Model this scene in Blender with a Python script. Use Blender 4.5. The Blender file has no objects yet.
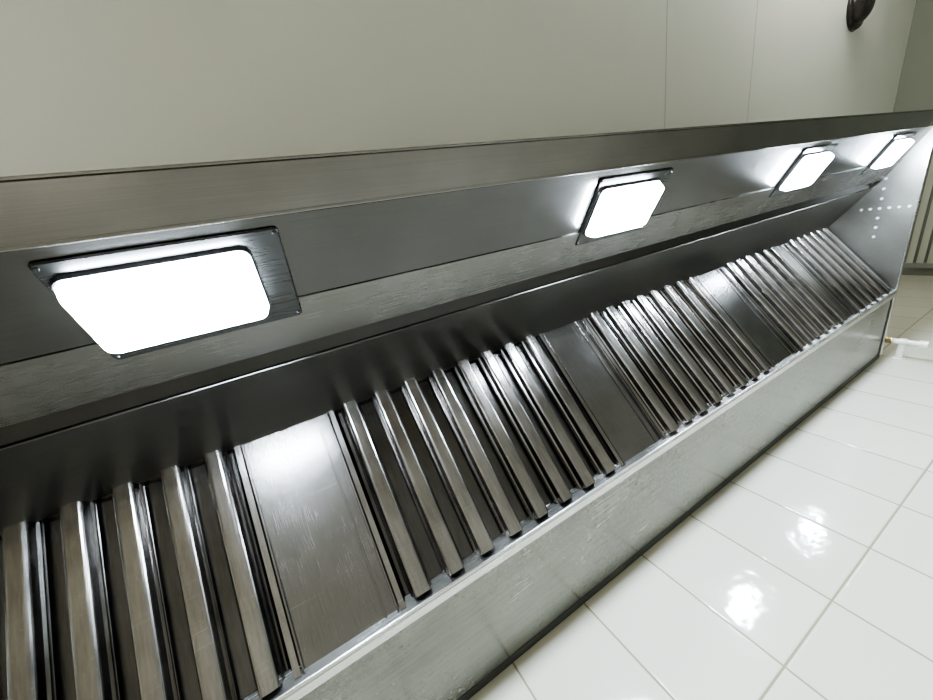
import bpy, bmesh, math, random
from mathutils import Matrix, Vector
random.seed(4)
S=0.59; CZ=1.40
def W(x,y,z): return Vector((x*S,y*S,CZ+z*S))
# ---------------------------------------------------------------- materials
def newmat(n):
    m=bpy.data.materials.new(n); m.use_nodes=True
    nt=m.node_tree; b=nt.nodes['Principled BSDF']; return m,nt,b
def steel(name,col=(.56,.55,.53),r0=.18,r1=.36,scale=(1,40,40),bump=.02,blotch=1.0,smudge=0,metal=1.0,scr=0,cv=(.8,1.15)):
    m,nt,b=newmat(name); N=nt.nodes; L=nt.links
    tc=N.new('ShaderNodeTexCoord'); mp=N.new('ShaderNodeMapping'); mp.inputs['Scale'].default_value=scale
    L.new(tc.outputs['Object'],mp.inputs[0])
    n1=N.new('ShaderNodeTexNoise'); n1.inputs['Scale'].default_value=8; n1.inputs['Detail'].default_value=4
    L.new(mp.outputs[0],n1.inputs[0])
    n2=N.new('ShaderNodeTexNoise'); n2.inputs['Scale'].default_value=5; n2.inputs['Detail'].default_value=5
    L.new(tc.outputs['Object'],n2.inputs[0])
    add=N.new('ShaderNodeMath'); add.operation='MULTIPLY_ADD'; add.inputs[1].default_value=.35
    L.new(n1.outputs[0],add.inputs[0]); 
    mu=N.new('ShaderNodeMath'); mu.operation='MULTIPLY'; mu.inputs[1].default_value=.65*blotch
    L.new(n2.outputs[0],mu.inputs[0]); L.new(mu.outputs[0],add.inputs[2])
    mr=N.new('ShaderNodeMapRange'); mr.inputs[1].default_value=.3; mr.inputs[2].default_value=.7
    mr.inputs[3].default_value=r0; mr.inputs[4].default_value=r1
    L.new(add.outputs[0],mr.inputs[0]); rough=mr.outputs[0]
    cr=N.new('ShaderNodeMapRange'); cr.inputs[1].default_value=.3; cr.inputs[2].default_value=.7
    cr.inputs[3].default_value=cv[0]; cr.inputs[4].default_value=cv[1]; L.new(add.outputs[0],cr.inputs[0]); fac=cr.outputs[0]
    if scr:   # fine scratches in several directions
        for k,(sc,ro) in enumerate((((3,160,160),(.35,.2,.3)),((150,4,150),(.1,-.3,.5)))):
            mq=N.new('ShaderNodeMapping'); mq.inputs['Scale'].default_value=sc; mq.inputs['Rotation'].default_value=ro
            L.new(tc.outputs['Object'],mq.inputs[0])
            ns=N.new('ShaderNodeTexNoise'); ns.inputs['Scale'].default_value=1.5; ns.inputs['Detail'].default_value=1
            L.new(mq.outputs[0],ns.inputs[0])
            ms=N.new('ShaderNodeMapRange'); ms.inputs[1].default_value=.68; ms.inputs[2].default_value=.80
            ms.inputs[3].default_value=0; ms.inputs[4].default_value=scr; L.new(ns.outputs[0],ms.inputs[0])
            a2=N.new('ShaderNodeMath'); a2.operation='ADD'; L.new(fac,a2.inputs[0]); L.new(ms.outputs[0],a2.inputs[1]); fac=a2.outputs[0]
    L.new(rough,b.inputs['Roughness'])
    vm=N.new('ShaderNodeVectorMath'); vm.operation='SCALE'; vm.inputs[0].default_value=col
    L.new(fac,vm.inputs['Scale']); L.new(vm.outputs[0],b.inputs['Base Color'])
    b.inputs['Metallic'].default_value=metal
    if bump:
        bp=N.new('ShaderNodeBump'); bp.inputs['Strength'].default_value=bump*4; bp.inputs['Distance'].default_value=.001
        L.new(n2.outputs[0],bp.inputs['Height']); L.new(bp.outputs[0],b.inputs['Normal'])
    if smudge:
        n3=N.new('ShaderNodeTexNoise'); n3.inputs['Scale'].default_value=70; n3.inputs['Detail'].default_value=8; n3.inputs['Roughness'].default_value=.75
        L.new(tc.outputs['Object'],n3.inputs[0])
        big=N.new('ShaderNodeTexNoise'); big.inputs['Scale'].default_value=2.5; big.inputs['Detail'].default_value=3
        L.new(tc.outputs['Object'],big.inputs[0])
        ad=N.new('ShaderNodeMath'); ad.operation='MULTIPLY_ADD'; ad.inputs[1].default_value=.8
        L.new(big.outputs[0],ad.inputs[0]); L.new(n3.outputs[0],ad.inputs[2])
        rr=N.new('ShaderNodeMapRange'); rr.inputs[1].default_value=.86; rr.inputs[2].default_value=.98
        rr.inputs[3].default_value=1; rr.inputs[4].default_value=1-smudge
        L.new(ad.outputs[0],rr.inputs[0]); L.new(rr.outputs[0],b.inputs['Metallic'])
    return m
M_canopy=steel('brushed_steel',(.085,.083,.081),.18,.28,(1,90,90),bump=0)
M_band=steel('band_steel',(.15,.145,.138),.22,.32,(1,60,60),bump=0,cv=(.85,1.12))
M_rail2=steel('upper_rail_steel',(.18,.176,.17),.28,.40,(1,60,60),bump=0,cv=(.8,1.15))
M_lip=steel('lip_steel',(.27,.26,.245),.15,.26,(1,120,120),bump=.02)
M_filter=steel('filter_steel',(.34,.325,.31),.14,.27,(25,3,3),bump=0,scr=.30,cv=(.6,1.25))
M_filterShade=steel('filter_shade_steel',(.12,.115,.11),.16,.28,(25,3,3),bump=0,cv=(.6,1.25))  # darker copy of the filter steel, gap shade put into its colour
M_blank=steel('blank_steel',(.23,.223,.213),.18,.30,(60,3,3),bump=.02,scr=.35,cv=(.7,1.2))
M_rear=steel('film_steel',(.22,.22,.20),.16,.30,(1,12,12),bump=.03,smudge=.38,cv=(.65,1.2))
M_rail=steel('rail_steel',(.70,.70,.69),.2,.32,(1,30,30),bump=0)
def plain(name,col,rough=.5,metal=0,emit=None,es=0,noise=.06):
    m,nt,b=newmat(name); N=nt.nodes; L=nt.links
    tc=N.new('ShaderNodeTexCoord'); n=N.new('ShaderNodeTexNoise'); n.inputs['Scale'].default_value=3; n.inputs['Detail'].default_value=4
    L.new(tc.outputs['Object'],n.inputs[0])
    mr=N.new('ShaderNodeMapRange'); mr.inputs[3].default_value=1-noise; mr.inputs[4].default_value=1+noise
    L.new(n.outputs[0],mr.inputs[0])
    vm=N.new('ShaderNodeVectorMath'); vm.operation='SCALE'; vm.inputs[0].default_value=col
    L.new(mr.outputs[0],vm.inputs['Scale']); L.new(vm.outputs[0],b.inputs['Base Color'])
    b.inputs['Roughness'].default_value=rough; b.inputs['Metallic'].default_value=metal
    if emit: b.inputs['Emission Color'].default_value=(*emit,1); b.inputs['Emission Strength'].default_value=es
    return m
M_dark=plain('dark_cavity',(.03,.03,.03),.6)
M_shadow=plain('shadow_black',(.02,.026,.02),.4)  # near-black that paints the shadow line along the rear panel
M_bezel=steel('bezel_steel',(.06,.06,.06),.22,.34,bump=0)
M_house=steel('lamp_rim_metal',(.15,.15,.155),.3,.4,bump=0)
M_lens=plain('lamp_lens',(.9,.9,.9),.3,0,(.76,.88,1),300)
M_fillTube=plain('fill_tube_lens',(.9,.9,.9),.3,0,(1,.99,.95),110)  # glow of the added fill tubes
M_ceil=plain('ceiling_panel_white',(.82,.84,.76),.35,noise=.03)
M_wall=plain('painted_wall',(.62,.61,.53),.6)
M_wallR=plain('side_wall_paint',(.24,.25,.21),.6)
M_pvc=plain('pvc_white',(.85,.84,.76),.35)
M_hole=plain('hole_plug_grey',(.7,.7,.68),.4)
M_black=plain('black_plastic',(.02,.017,.015),.2)
M_brass=plain('brass',(.50,.40,.22),.3,1)
M_frame=plain('window_frame_grey',(.30,.31,.29),.5)
M_slat=plain('slat_grey',(.66,.68,.60),.45)
M_seam=plain('seam_trim',(.56,.57,.50),.5)
M_wood=plain('added_door_wood',(.42,.16,.06),.45,noise=.3)  # brown of the added door, meant for warm reflections
def tilemat(name,tw,th,ox,oz,axes,col=(.74,.72,.61),grout=(.30,.26,.17)):
    m,nt,b=newmat(name); N=nt.nodes; L=nt.links
    g=N.new('ShaderNodeNewGeometry'); sp=N.new('ShaderNodeSeparateXYZ'); L.new(g.outputs['Position'],sp.inputs[0])
    def M(op,a,bb=None):
        n=N.new('ShaderNodeMath'); n.operation=op
        for i,v in enumerate((a,bb)):
            if v is None: continue
            if isinstance(v,(int,float)): n.inputs[i].default_value=v
            else: L.new(v,n.inputs[i])
        return n.outputs[0]
    ds=[];ids=[]
    for ax,o,t in ((axes[0],ox,tw),(axes[1],oz,th)):
        u=M('DIVIDE',M('SUBTRACT',sp.outputs[ax],o),t)
        f=M('FRACT',u); d=M('MULTIPLY',M('MINIMUM',f,M('SUBTRACT',1,f)),t); ds.append(d); ids.append(M('FLOOR',u))
    d=M('MINIMUM',ds[0],ds[1])
    mr=N.new('ShaderNodeMapRange'); mr.inputs[1].default_value=.0020; mr.inputs[2].default_value=.0034
    L.new(d,mr.inputs[0])
    cb=N.new('ShaderNodeCombineXYZ'); L.new(ids[0],cb.inputs[0]); L.new(ids[1],cb.inputs[1])
    wn=N.new('ShaderNodeTexWhiteNoise'); L.new(cb.outputs[0],wn.inputs[0])
    v=N.new('ShaderNodeMapRange'); v.inputs[3].default_value=.94; v.inputs[4].default_value=1.03; L.new(wn.outputs[0],v.inputs[0])
    vs=N.new('ShaderNodeVectorMath'); vs.operation='SCALE'; vs.inputs[0].default_value=col; L.new(v.outputs[0],vs.inputs['Scale'])
    mx=N.new('ShaderNodeMix'); mx.data_type='RGBA'; L.new(mr.outputs[0],mx.inputs[0]); mx.inputs[6].default_value=(*grout,1); L.new(vs.outputs[0],mx.inputs[7])
    L.new(mx.outputs[2],b.inputs['Base Color'])
    r=N.new('ShaderNodeMapRange'); r.inputs[3].default_value=.7; r.inputs[4].default_value=.10; L.new(mr.outputs[0],r.inputs[0]); L.new(r.outputs[0],b.inputs['Roughness'])
    e=N.new('ShaderNodeMapRange'); e.interpolation_type='SMOOTHSTEP'; e.inputs[1].default_value=.001; e.inputs[2].default_value=.007; L.new(d,e.inputs[0])
    nz=N.new('ShaderNodeTexNoise'); nz.inputs['Scale'].default_value=16; nz.inputs['Detail'].default_value=2; L.new(g.outputs['Position'],nz.inputs[0])
    h=M('ADD',e.outputs[0],M('MULTIPLY',nz.outputs[0],1.3))
    bp=N.new('ShaderNodeBump'); bp.inputs['Strength'].default_value=.6; bp.inputs['Distance'].default_value=.002
    L.new(h,bp.inputs['Height']); L.new(bp.outputs[0],b.inputs['Normal'])
    return m
M_tile=tilemat('glazed_wall_tile',.28,.42,.54,1.59,(0,2))
M_floor=tilemat('floor_tile',.4,.4,0,0,(0,1),col=(.42,.40,.35))
# ---------------------------------------------------------------- mesh helpers
def obj(name,bm,mats,parent=None,smooth=False,bevel=0):
    bmesh.ops.recalc_face_normals(bm,faces=bm.faces)
    me=bpy.data.meshes.new(name); bm.to_mesh(me); bm.free()
    for m in (mats if isinstance(mats,list) else [mats]): me.materials.append(m)
    o=bpy.data.objects.new(name,me); bpy.context.scene.collection.objects.link(o)
    if smooth:
        for p in me.polygons: p.use_smooth=True
    if bevel:
        b=o.modifiers.new('bevel','BEVEL'); b.width=bevel; b.segments=2; b.limit_method='ANGLE'
    if parent: o.parent=parent
    return o
def hexa(bm,pts,mi=0):
    v=[bm.verts.new(p) for p in pts]
    for f in ((0,1,2,3),(7,6,5,4),(0,4,5,1),(1,5,6,2),(2,6,7,3),(3,7,4,0)):
        fc=bm.faces.new([v[i] for i in f]); fc.material_index=mi
def box(bm,a,b,mi=0):
    x0,y0,z0=a;x1,y1,z1=b
    hexa(bm,[(x0,y0,z0),(x1,y0,z0),(x1,y1,z0),(x0,y1,z0),(x0,y0,z1),(x1,y0,z1),(x1,y1,z1),(x0,y1,z1)],mi)
def fbox(bm,F,a,b,mi=0):
    (x0,y0,z0),(x1,y1,z1)=a,b
    hexa(bm,[F(*p) for p in [(x0,y0,z0),(x1,y0,z0),(x1,y1,z0),(x0,y1,z0),(x0,y0,z1),(x1,y0,z1),(x1,y1,z1),(x0,y1,z1)]],mi)
def sheet(bm,p,q,x0,x1,t=.004,mi=0):
    """flat sheet between profile points p,q (y,z hood units), thickness away from the opening (up side)"""
    a=W(0,*p);b=W(0,*q);d=(b-a).normalized(); n=Vector((0,-d.z,d.y))
    if n.z<0: n=-n
    n*=t
    X0=Vector((x0*S,0,0));X1=Vector((x1*S,0,0))
    hexa(bm,[a+X0,a+X1,b+X1,b+X0,a+n+X0,a+n+X1,b+n+X1,b+n+X0],mi)
def empty(name,loc=(0,0,0)):
    e=bpy.data.objects.new(name,None); e.location=loc; bpy.context.scene.collection.objects.link(e); return e
# ---------------------------------------------------------------- room
XL,XR,YF,YB,H=-3.2,5.25,-3.6,2*S,2.70
bm=bmesh.new(); box(bm,(XL,YB,0),(XR,YB+.1,H)); obj('wall_back',bm,M_tile)
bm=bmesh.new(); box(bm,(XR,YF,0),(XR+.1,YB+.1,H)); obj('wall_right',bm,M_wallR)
bm=bmesh.new(); box(bm,(XL-.1,YF,0),(XL,YB+.1,H)); obj('wall_left',bm,M_wall)
bm=bmesh.new(); box(bm,(XL-.1,YF-.1,0),(XR+.1,YF,H)); obj('wall_front',bm,M_wall)
bm=bmesh.new(); box(bm,(XL-.1,YF-.1,-.1),(XR+.1,YB+.1,0)); obj('floor',bm,M_floor)
bm=bmesh.new(); box(bm,(XL-.1,YF-.1,H),(XR+.1,YB+.1,H+.1))
obj('ceiling',bm,M_ceil)
for i,x in enumerate((1.98,2.78)):
    bm=bmesh.new(); box(bm,(x-.002,YF,H-.001),(x+.002,YB,H+.001)); obj('trim_%d'%(i+1),bm,M_seam)
added_door=empty('added_door_1')  # unseen door added so the steel picks up warm brown reflections
bm=bmesh.new(); box(bm,(.2,YF,0),(1.15,YF+.04,2.05)); obj('leaf',bm,M_wood,added_door,bevel=.004)
bm=bmesh.new(); box(bm,(.12,YF,0),(.2,YF+.06,2.13)); box(bm,(1.15,YF,0),(1.23,YF+.06,2.13)); box(bm,(.12,YF,2.05),(1.23,YF+.06,2.13)); obj('frame',bm,M_frame,added_door,bevel=.004)
win=empty('window_1',(0,0,0))
bm=bmesh.new()
y0,y1,z0,z1=-.1,1.1,1.75,2.5
for a,b in (((XR-.04,y0,z0),(XR,y1,z0+.04)),((XR-.04,y0,z1-.04),(XR,y1,z1)),((XR-.04,y0,z0),(XR,y0+.04,z1)),((XR-.04,y1-.04,z0),(XR,y1,z1))): box(bm,a,b)
obj('frame',bm,M_frame,win)
bm=bmesh.new()
n=11
for i in range(n):
    z=z0+.06+(z1-z0-.12)*i/(n-1)
    hexa(bm,[(XR-.035,y0+.04,z-.02),(XR-.035,y1-.04,z-.02),(XR-.03,y1-.04,z-.022),(XR-.03,y0+.04,z-.022),(XR-.008,y0+.04,z+.026),(XR-.008,y1-.04,z+.026),(XR-.003,y1-.04,z+.024),(XR-.003,y0+.04,z+.024)])
obj('slats',bm,M_slat,win)
# ---------------------------------------------------------------- hood
hood=empty('exhaust_hood')
XA,XE=-2.9,5.08
T0=(-.20,1.0);T1=(-.09,1.0);A=(.275,1.232);B0=(.345,1.285);FT=(.69,1.560);GB=(1.307,1.0)
bm=bmesh.new(); sheet(bm,T0,T1,XA,XE,.006)
box(bm,(XA*S,T0[0]*S-.004,CZ+S-.004),(XE*S,T0[0]*S,CZ+1.72*S))
box(bm,(XA*S,T1[0]*S-.002,CZ+S-.007),(XE*S,T1[0]*S+.003,CZ+S+.012))
obj('front_lip',bm,M_lip,hood,bevel=.0012)
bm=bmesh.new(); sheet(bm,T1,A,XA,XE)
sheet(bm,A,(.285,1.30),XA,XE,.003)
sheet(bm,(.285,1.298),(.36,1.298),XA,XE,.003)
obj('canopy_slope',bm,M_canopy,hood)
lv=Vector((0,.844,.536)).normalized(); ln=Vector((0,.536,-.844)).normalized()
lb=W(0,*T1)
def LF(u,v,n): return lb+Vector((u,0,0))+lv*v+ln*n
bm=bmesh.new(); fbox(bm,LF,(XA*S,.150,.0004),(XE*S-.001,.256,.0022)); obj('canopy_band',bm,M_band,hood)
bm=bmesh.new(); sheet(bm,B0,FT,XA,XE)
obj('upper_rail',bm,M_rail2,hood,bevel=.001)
bm=bmesh.new()  # gutter channel
box(bm,(XA*S,1.300*S,CZ+S-.012),(XE*S,1.345*S,CZ+S+.006))
box(bm,(XA*S,1.285*S,CZ+S-.012),(XE*S,1.300*S,CZ+S+.03))
obj('grease_gutter',bm,M_rail,hood,bevel=.003)
bm=bmesh.new(); box(bm,(XA*S,1.345*S,CZ+S-.002),(XE*S,1.945*S,CZ+S+.004))
obj('rear_panel',bm,M_rear,hood,bevel=.001)
bm=bmesh.new(); box(bm,(XA*S,1.945*S,CZ+S-.004),(XE*S,1.996*S,CZ+S+.02))  # black strip standing in for the shadow where panel meets wall
obj('rear_shadow_strip',bm,M_shadow,hood,bevel=.002)
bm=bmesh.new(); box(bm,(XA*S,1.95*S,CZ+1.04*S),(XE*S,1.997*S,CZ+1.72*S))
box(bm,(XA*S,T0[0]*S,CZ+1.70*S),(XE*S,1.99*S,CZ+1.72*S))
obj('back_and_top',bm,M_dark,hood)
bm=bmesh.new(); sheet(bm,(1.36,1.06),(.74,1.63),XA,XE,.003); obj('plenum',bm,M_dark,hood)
M_end=steel('end_steel',(.33,.325,.30),.28,.42,(1,20,20),bump=0)
for nm,x in (('end_panel_far',XE),('end_panel_near',XA)):
    bm=bmesh.new()
    box(bm,(x*S,T0[0]*S-.004,CZ+S-.006),(x*S+.004,1.99*S,CZ+1.72*S))
    obj(nm,bm,M_end,hood,bevel=.001)
    bm=bmesh.new()
    box(bm,(x*S-.012,T0[0]*S-.004,CZ+S-.010),(x*S+.014,1.95*S,CZ+S-.005))
    obj(nm+'_flange',bm,M_rail,hood,bevel=.001)
bm=bmesh.new()
def disc(x,y,z,r):
    mat=Matrix.Translation(W(x,y,z))@Matrix.Rotation(math.radians(90),4,'Y')
    bmesh.ops.create_cone(bm,cap_ends=True,segments=14,radius1=r,radius2=r*.7,depth=.006,matrix=mat)
cy,cz=.53,1.21
for i in range(-3,4): disc(XE-.006,cy+i*.085,cz,.0068)
for i in (-3,-2,-1,1,2): disc(XE-.006,cy,cz+i*.06,.0068)
obj('end_panel_rivets',bm,M_hole,hood)
# ---------------------------------------------------------------- filters
sl=Vector((0,-.741,.672)).normalized(); nn=Vector((0,-.672,-.741)).normalized()
L=.832*S
base=W(0,GB[0]-.01,GB[1]+.02)
def FF(u,v,n): return base+Vector((u,0,0))+sl*v+nn*n
def channel(bm,u0,w,h,n0,v0,v1,sign,r=.007,mi=0):
    """U shaped baffle with slightly rounded folds"""
    pts=[(-w/2-.004,0),(-w/2,.004)]
    pts+=[(-w/2+.002+r-r*math.cos(a),h-r+r*math.sin(a)) for a in (0,.32,.64,.96,1.28,1.57)]
    pts+=[(w/2-.002-r+r*math.sin(a),h-r+r*math.cos(a)) for a in (0,.32,.64,.96,1.28,1.57)]
    pts+=[(w/2,.004),(w/2+.004,0)]
    rows=[[bm.verts.new(FF(u0+p[0],v,n0+sign*p[1])) for p in pts] for v in (v0,v1)]
    for i in range(len(pts)-1):
        f=bm.faces.new((rows[0][i],rows[0][i+1],rows[1][i+1],rows[1][i])); f.material_index=mi
def baffle_filter(x0,x1):
    bm=bmesh.new(); a=x0*S+.002;b=x1*S-.002
    fw=.012
    fbox(bm,FF,(a,0,-.016),(a+fw,L,.014));fbox(bm,FF,(b-fw,0,-.016),(b,L,.014))
    fbox(bm,FF,(a,0,-.016),(b,.008,.003));fbox(bm,FF,(a,L-.008,-.016),(b,L,.003))
    n=max(3,round((b-a-2*fw)/.082)); p=(b-a-2*fw)/n
    for i in range(n):
        u=a+fw+p*(i+.5)
        channel(bm,u,p*.47,.025,.0,.006,L-.006,1,r=.008)
    for i in range(n+1):
        u=a+fw+p*i
        w=p*.62
        if i in (0,n): w*=.5; u+= (w/2+.003)*(1 if i==0 else -1)
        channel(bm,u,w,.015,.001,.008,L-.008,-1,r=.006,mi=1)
    o=obj('baffle_filter',bm,[M_filter,M_filterShade],hood)
    s=o.modifiers.new('sol','SOLIDIFY'); s.thickness=.0014
    return o
def blank(x0,x1,nm='filter_blank_panel'):
    bm=bmesh.new(); a=x0*S+.001;b=x1*S-.001
    fbox(bm,FF,(a,0,.002),(b,L,.006))
    fbox(bm,FF,(a,0,.006),(a+.004,L,.014));fbox(bm,FF,(b-.004,0,.006),(b,L,.014));fbox(bm,FF,(b-.030,0,.006),(b-.026,L,.009))
    return obj(nm,bm,M_blank,hood,bevel=.001)
layout=[(-2.9,-2.2,'f'),(-2.2,-1.86,'b'),(-1.86,-.30,'f'),(-.30,.04,'b'),(.04,1.26,'f'),(1.26,1.58,'b'),(1.58,2.80,'f'),(2.80,3.12,'b'),(3.12,4.02,'f'),(4.02,4.18,'b'),(4.18,5.05,'f')]
for a,b,k in layout:
    if k=='f': baffle_filter(a,b)
    else: blank(a,b)
# ---------------------------------------------------------------- lamps
def rrect(u0,u1,v0,v1,r,k=5):
    out=[]
    for cx,cy,a0 in ((u1-r,v1-r,0),(u0+r,v1-r,90),(u0+r,v0+r,180),(u1-r,v0+r,270)):
        for i in range(k+1):
            a=math.radians(a0+90*i/k); out.append((cx+r*math.cos(a),cy+r*math.sin(a)))
    return out
def slab(bm,loop,n0,n1,inset,mi):
    cu=sum(p[0] for p in loop)/len(loop);cv=sum(p[1] for p in loop)/len(loop)
    hu=max(p[0] for p in loop)-cu;hv=max(p[1] for p in loop)-cv
    a=[bm.verts.new(LF(p[0],p[1],n0)) for p in loop]
    b=[bm.verts.new(LF(cu+(p[0]-cu)*(1-inset/hu),cv+(p[1]-cv)*(1-inset/hv),n1)) for p in loop]
    k=len(loop)
    for i in range(k):
        f=bm.faces.new((a[i],a[(i+1)%k],b[(i+1)%k],b[i])); f.material_index=mi
    f=bm.faces.new(b);f.material_index=mi
    f=bm.faces.new(a[::-1]);f.material_index=mi
for c in (-.20,1.36,3.01,4.46):
    c*=S; bm=bmesh.new()
    # mounting plate, slim metal rim, thick luminous glass block
    slab(bm,rrect(c-.112,c+.150,.018,.186,.006),.0024,.0055,.002,0)
    slab(bm,rrect(c-.107,c+.107,.036,.158,.014),.0055,.014,.002,2)
    slab(bm,rrect(c-.104,c+.104,.040,.154,.014),.014,.032,.004,1)
    for su in (-.106,.143):
        for v in (.025,.179):
            mat=Matrix.Translation(LF(c+su,v,.006))@ln.to_track_quat('Z','Y').to_matrix().to_4x4()
            bmesh.ops.create_cone(bm,cap_ends=True,segments=10,radius1=.0032,radius2=.0022,depth=.002,matrix=mat)
    obj('hood_lamp',bm,[M_bezel,M_lens,M_house])
# ---------------------------------------------------------------- drain pipe
pipe=empty('drain_pipe')
def tube(bm,p,q,r,seg=20):
    p=Vector(p);q=Vector(q);d=q-p
    mat=Matrix.Translation((p+q)/2)@d.to_track_quat('Z','Y').to_matrix().to_4x4()
    bmesh.ops.create_cone(bm,cap_ends=True,segments=seg,radius1=r,radius2=r,depth=d.length,matrix=mat)
px=XE*S+.055; py=1.82*S; zt=CZ+1.05*S
bm=bmesh.new()
tube(bm,(px,py,zt),(px,py,zt-.19),.015)
tube(bm,(px,py,zt-.09),(px,py,zt-.115),.020)
tube(bm,(px,py,zt-.16),(px,py,zt-.195),.021)
bmesh.ops.create_uvsphere(bm,u_segments=16,v_segments=10,radius=.019,matrix=Matrix.Translation((px,py,zt)))
tube(bm,(px,py,zt-.10),(px,YB-.001,zt-.10),.015)
tube(bm,(px,YB-.006,zt-.10),(px,YB-.0005,zt-.10),.026)
obj('pvc_pipe',bm,M_pvc,pipe)
bm=bmesh.new(); tube(bm,(XE*S+.003,py,zt),(px,py,zt),.013); tube(bm,(XE*S+.004,py,zt),(XE*S+.02,py,zt),.022,6)
tube(bm,(px,py,zt-.012),(px,py,zt-.06),.0185)
obj('brass_connector',bm,M_brass,pipe)
# ---------------------------------------------------------------- ceiling dome camera
cam_c=Vector((4.08,-.93,H))
bm=bmesh.new()
bmesh.ops.create_cone(bm,cap_ends=True,segments=40,radius1=.13,radius2=.14,depth=.025,matrix=Matrix.Translation(cam_c-Vector((0,0,.0125))))
r=bmesh.ops.create_uvsphere(bm,u_segments=32,v_segments=16,radius=.11,matrix=Matrix.Translation(cam_c-Vector((0,0,.01)))@Matrix.Diagonal((1,1,.75,1)))
obj('dome_security_camera',bm,M_black,smooth=True)
# ---------------------------------------------------------------- suspended batten lights behind the viewer, added unseen to brighten ceiling and tiles
def fill_batten(x,y,l,up=False):
    e=empty('added_fill_batten')
    bm=bmesh.new(); zb=H-.24
    box(bm,(x-l/2,y-.05,zb),(x+l/2,y+.05,zb+.03))
    for s in (-.4,.4): tube(bm,(x+s*l,y,zb+.03),(x+s*l,y,H-.001),.004,8)
    obj('housing',bm,M_wall,e)
    zt=zb+.052 if up else zb-.022
    bm=bmesh.new(); tube(bm,(x-l/2+.02,y,zt),(x+l/2-.02,y,zt),.019); obj('tube',bm,M_fillTube,e)
fill_batten(-1.6,-2.2,1.5); fill_batten(-1.6,-1.0,1.5); fill_batten(3.3,-1.55,1.5,True)  # added fill; the last one shines up to brighten the right of the ceiling
# ---------------------------------------------------------------- world
w=bpy.data.worlds.new('World'); bpy.context.scene.world=w; w.use_nodes=True
w.node_tree.nodes['Background'].inputs[0].default_value=(.5,.55,.6,1); w.node_tree.nodes['Background'].inputs[1].default_value=.3
try:
    bpy.context.scene.view_settings.look='AgX - Medium High Contrast'
except Exception as ex: print(ex)
# ---------------------------------------------------------------- camera
cd=bpy.data.cameras.new('camera'); co=bpy.data.objects.new('camera',cd); bpy.context.scene.collection.objects.link(co)
cd.sensor_width=36; cd.lens=355/933*36; cd.clip_start=.01
X=Vector((.858,-.304,.415)).normalized(); Y=Vector((-.488,-.221,.844)); Y=(Y-X*Y.dot(X)).normalized(); Z=-(X.cross(Y))
right=Vector((X[0],Z[0],Y[0])); down=Vector((X[1],Z[1],Y[1])); fwd=Vector((X[2],Z[2],Y[2]))
m=Matrix((right,-down,-fwd)).transposed().to_4x4(); m.translation=(0,0,CZ)
co.matrix_world=m
bpy.context.scene.camera=co
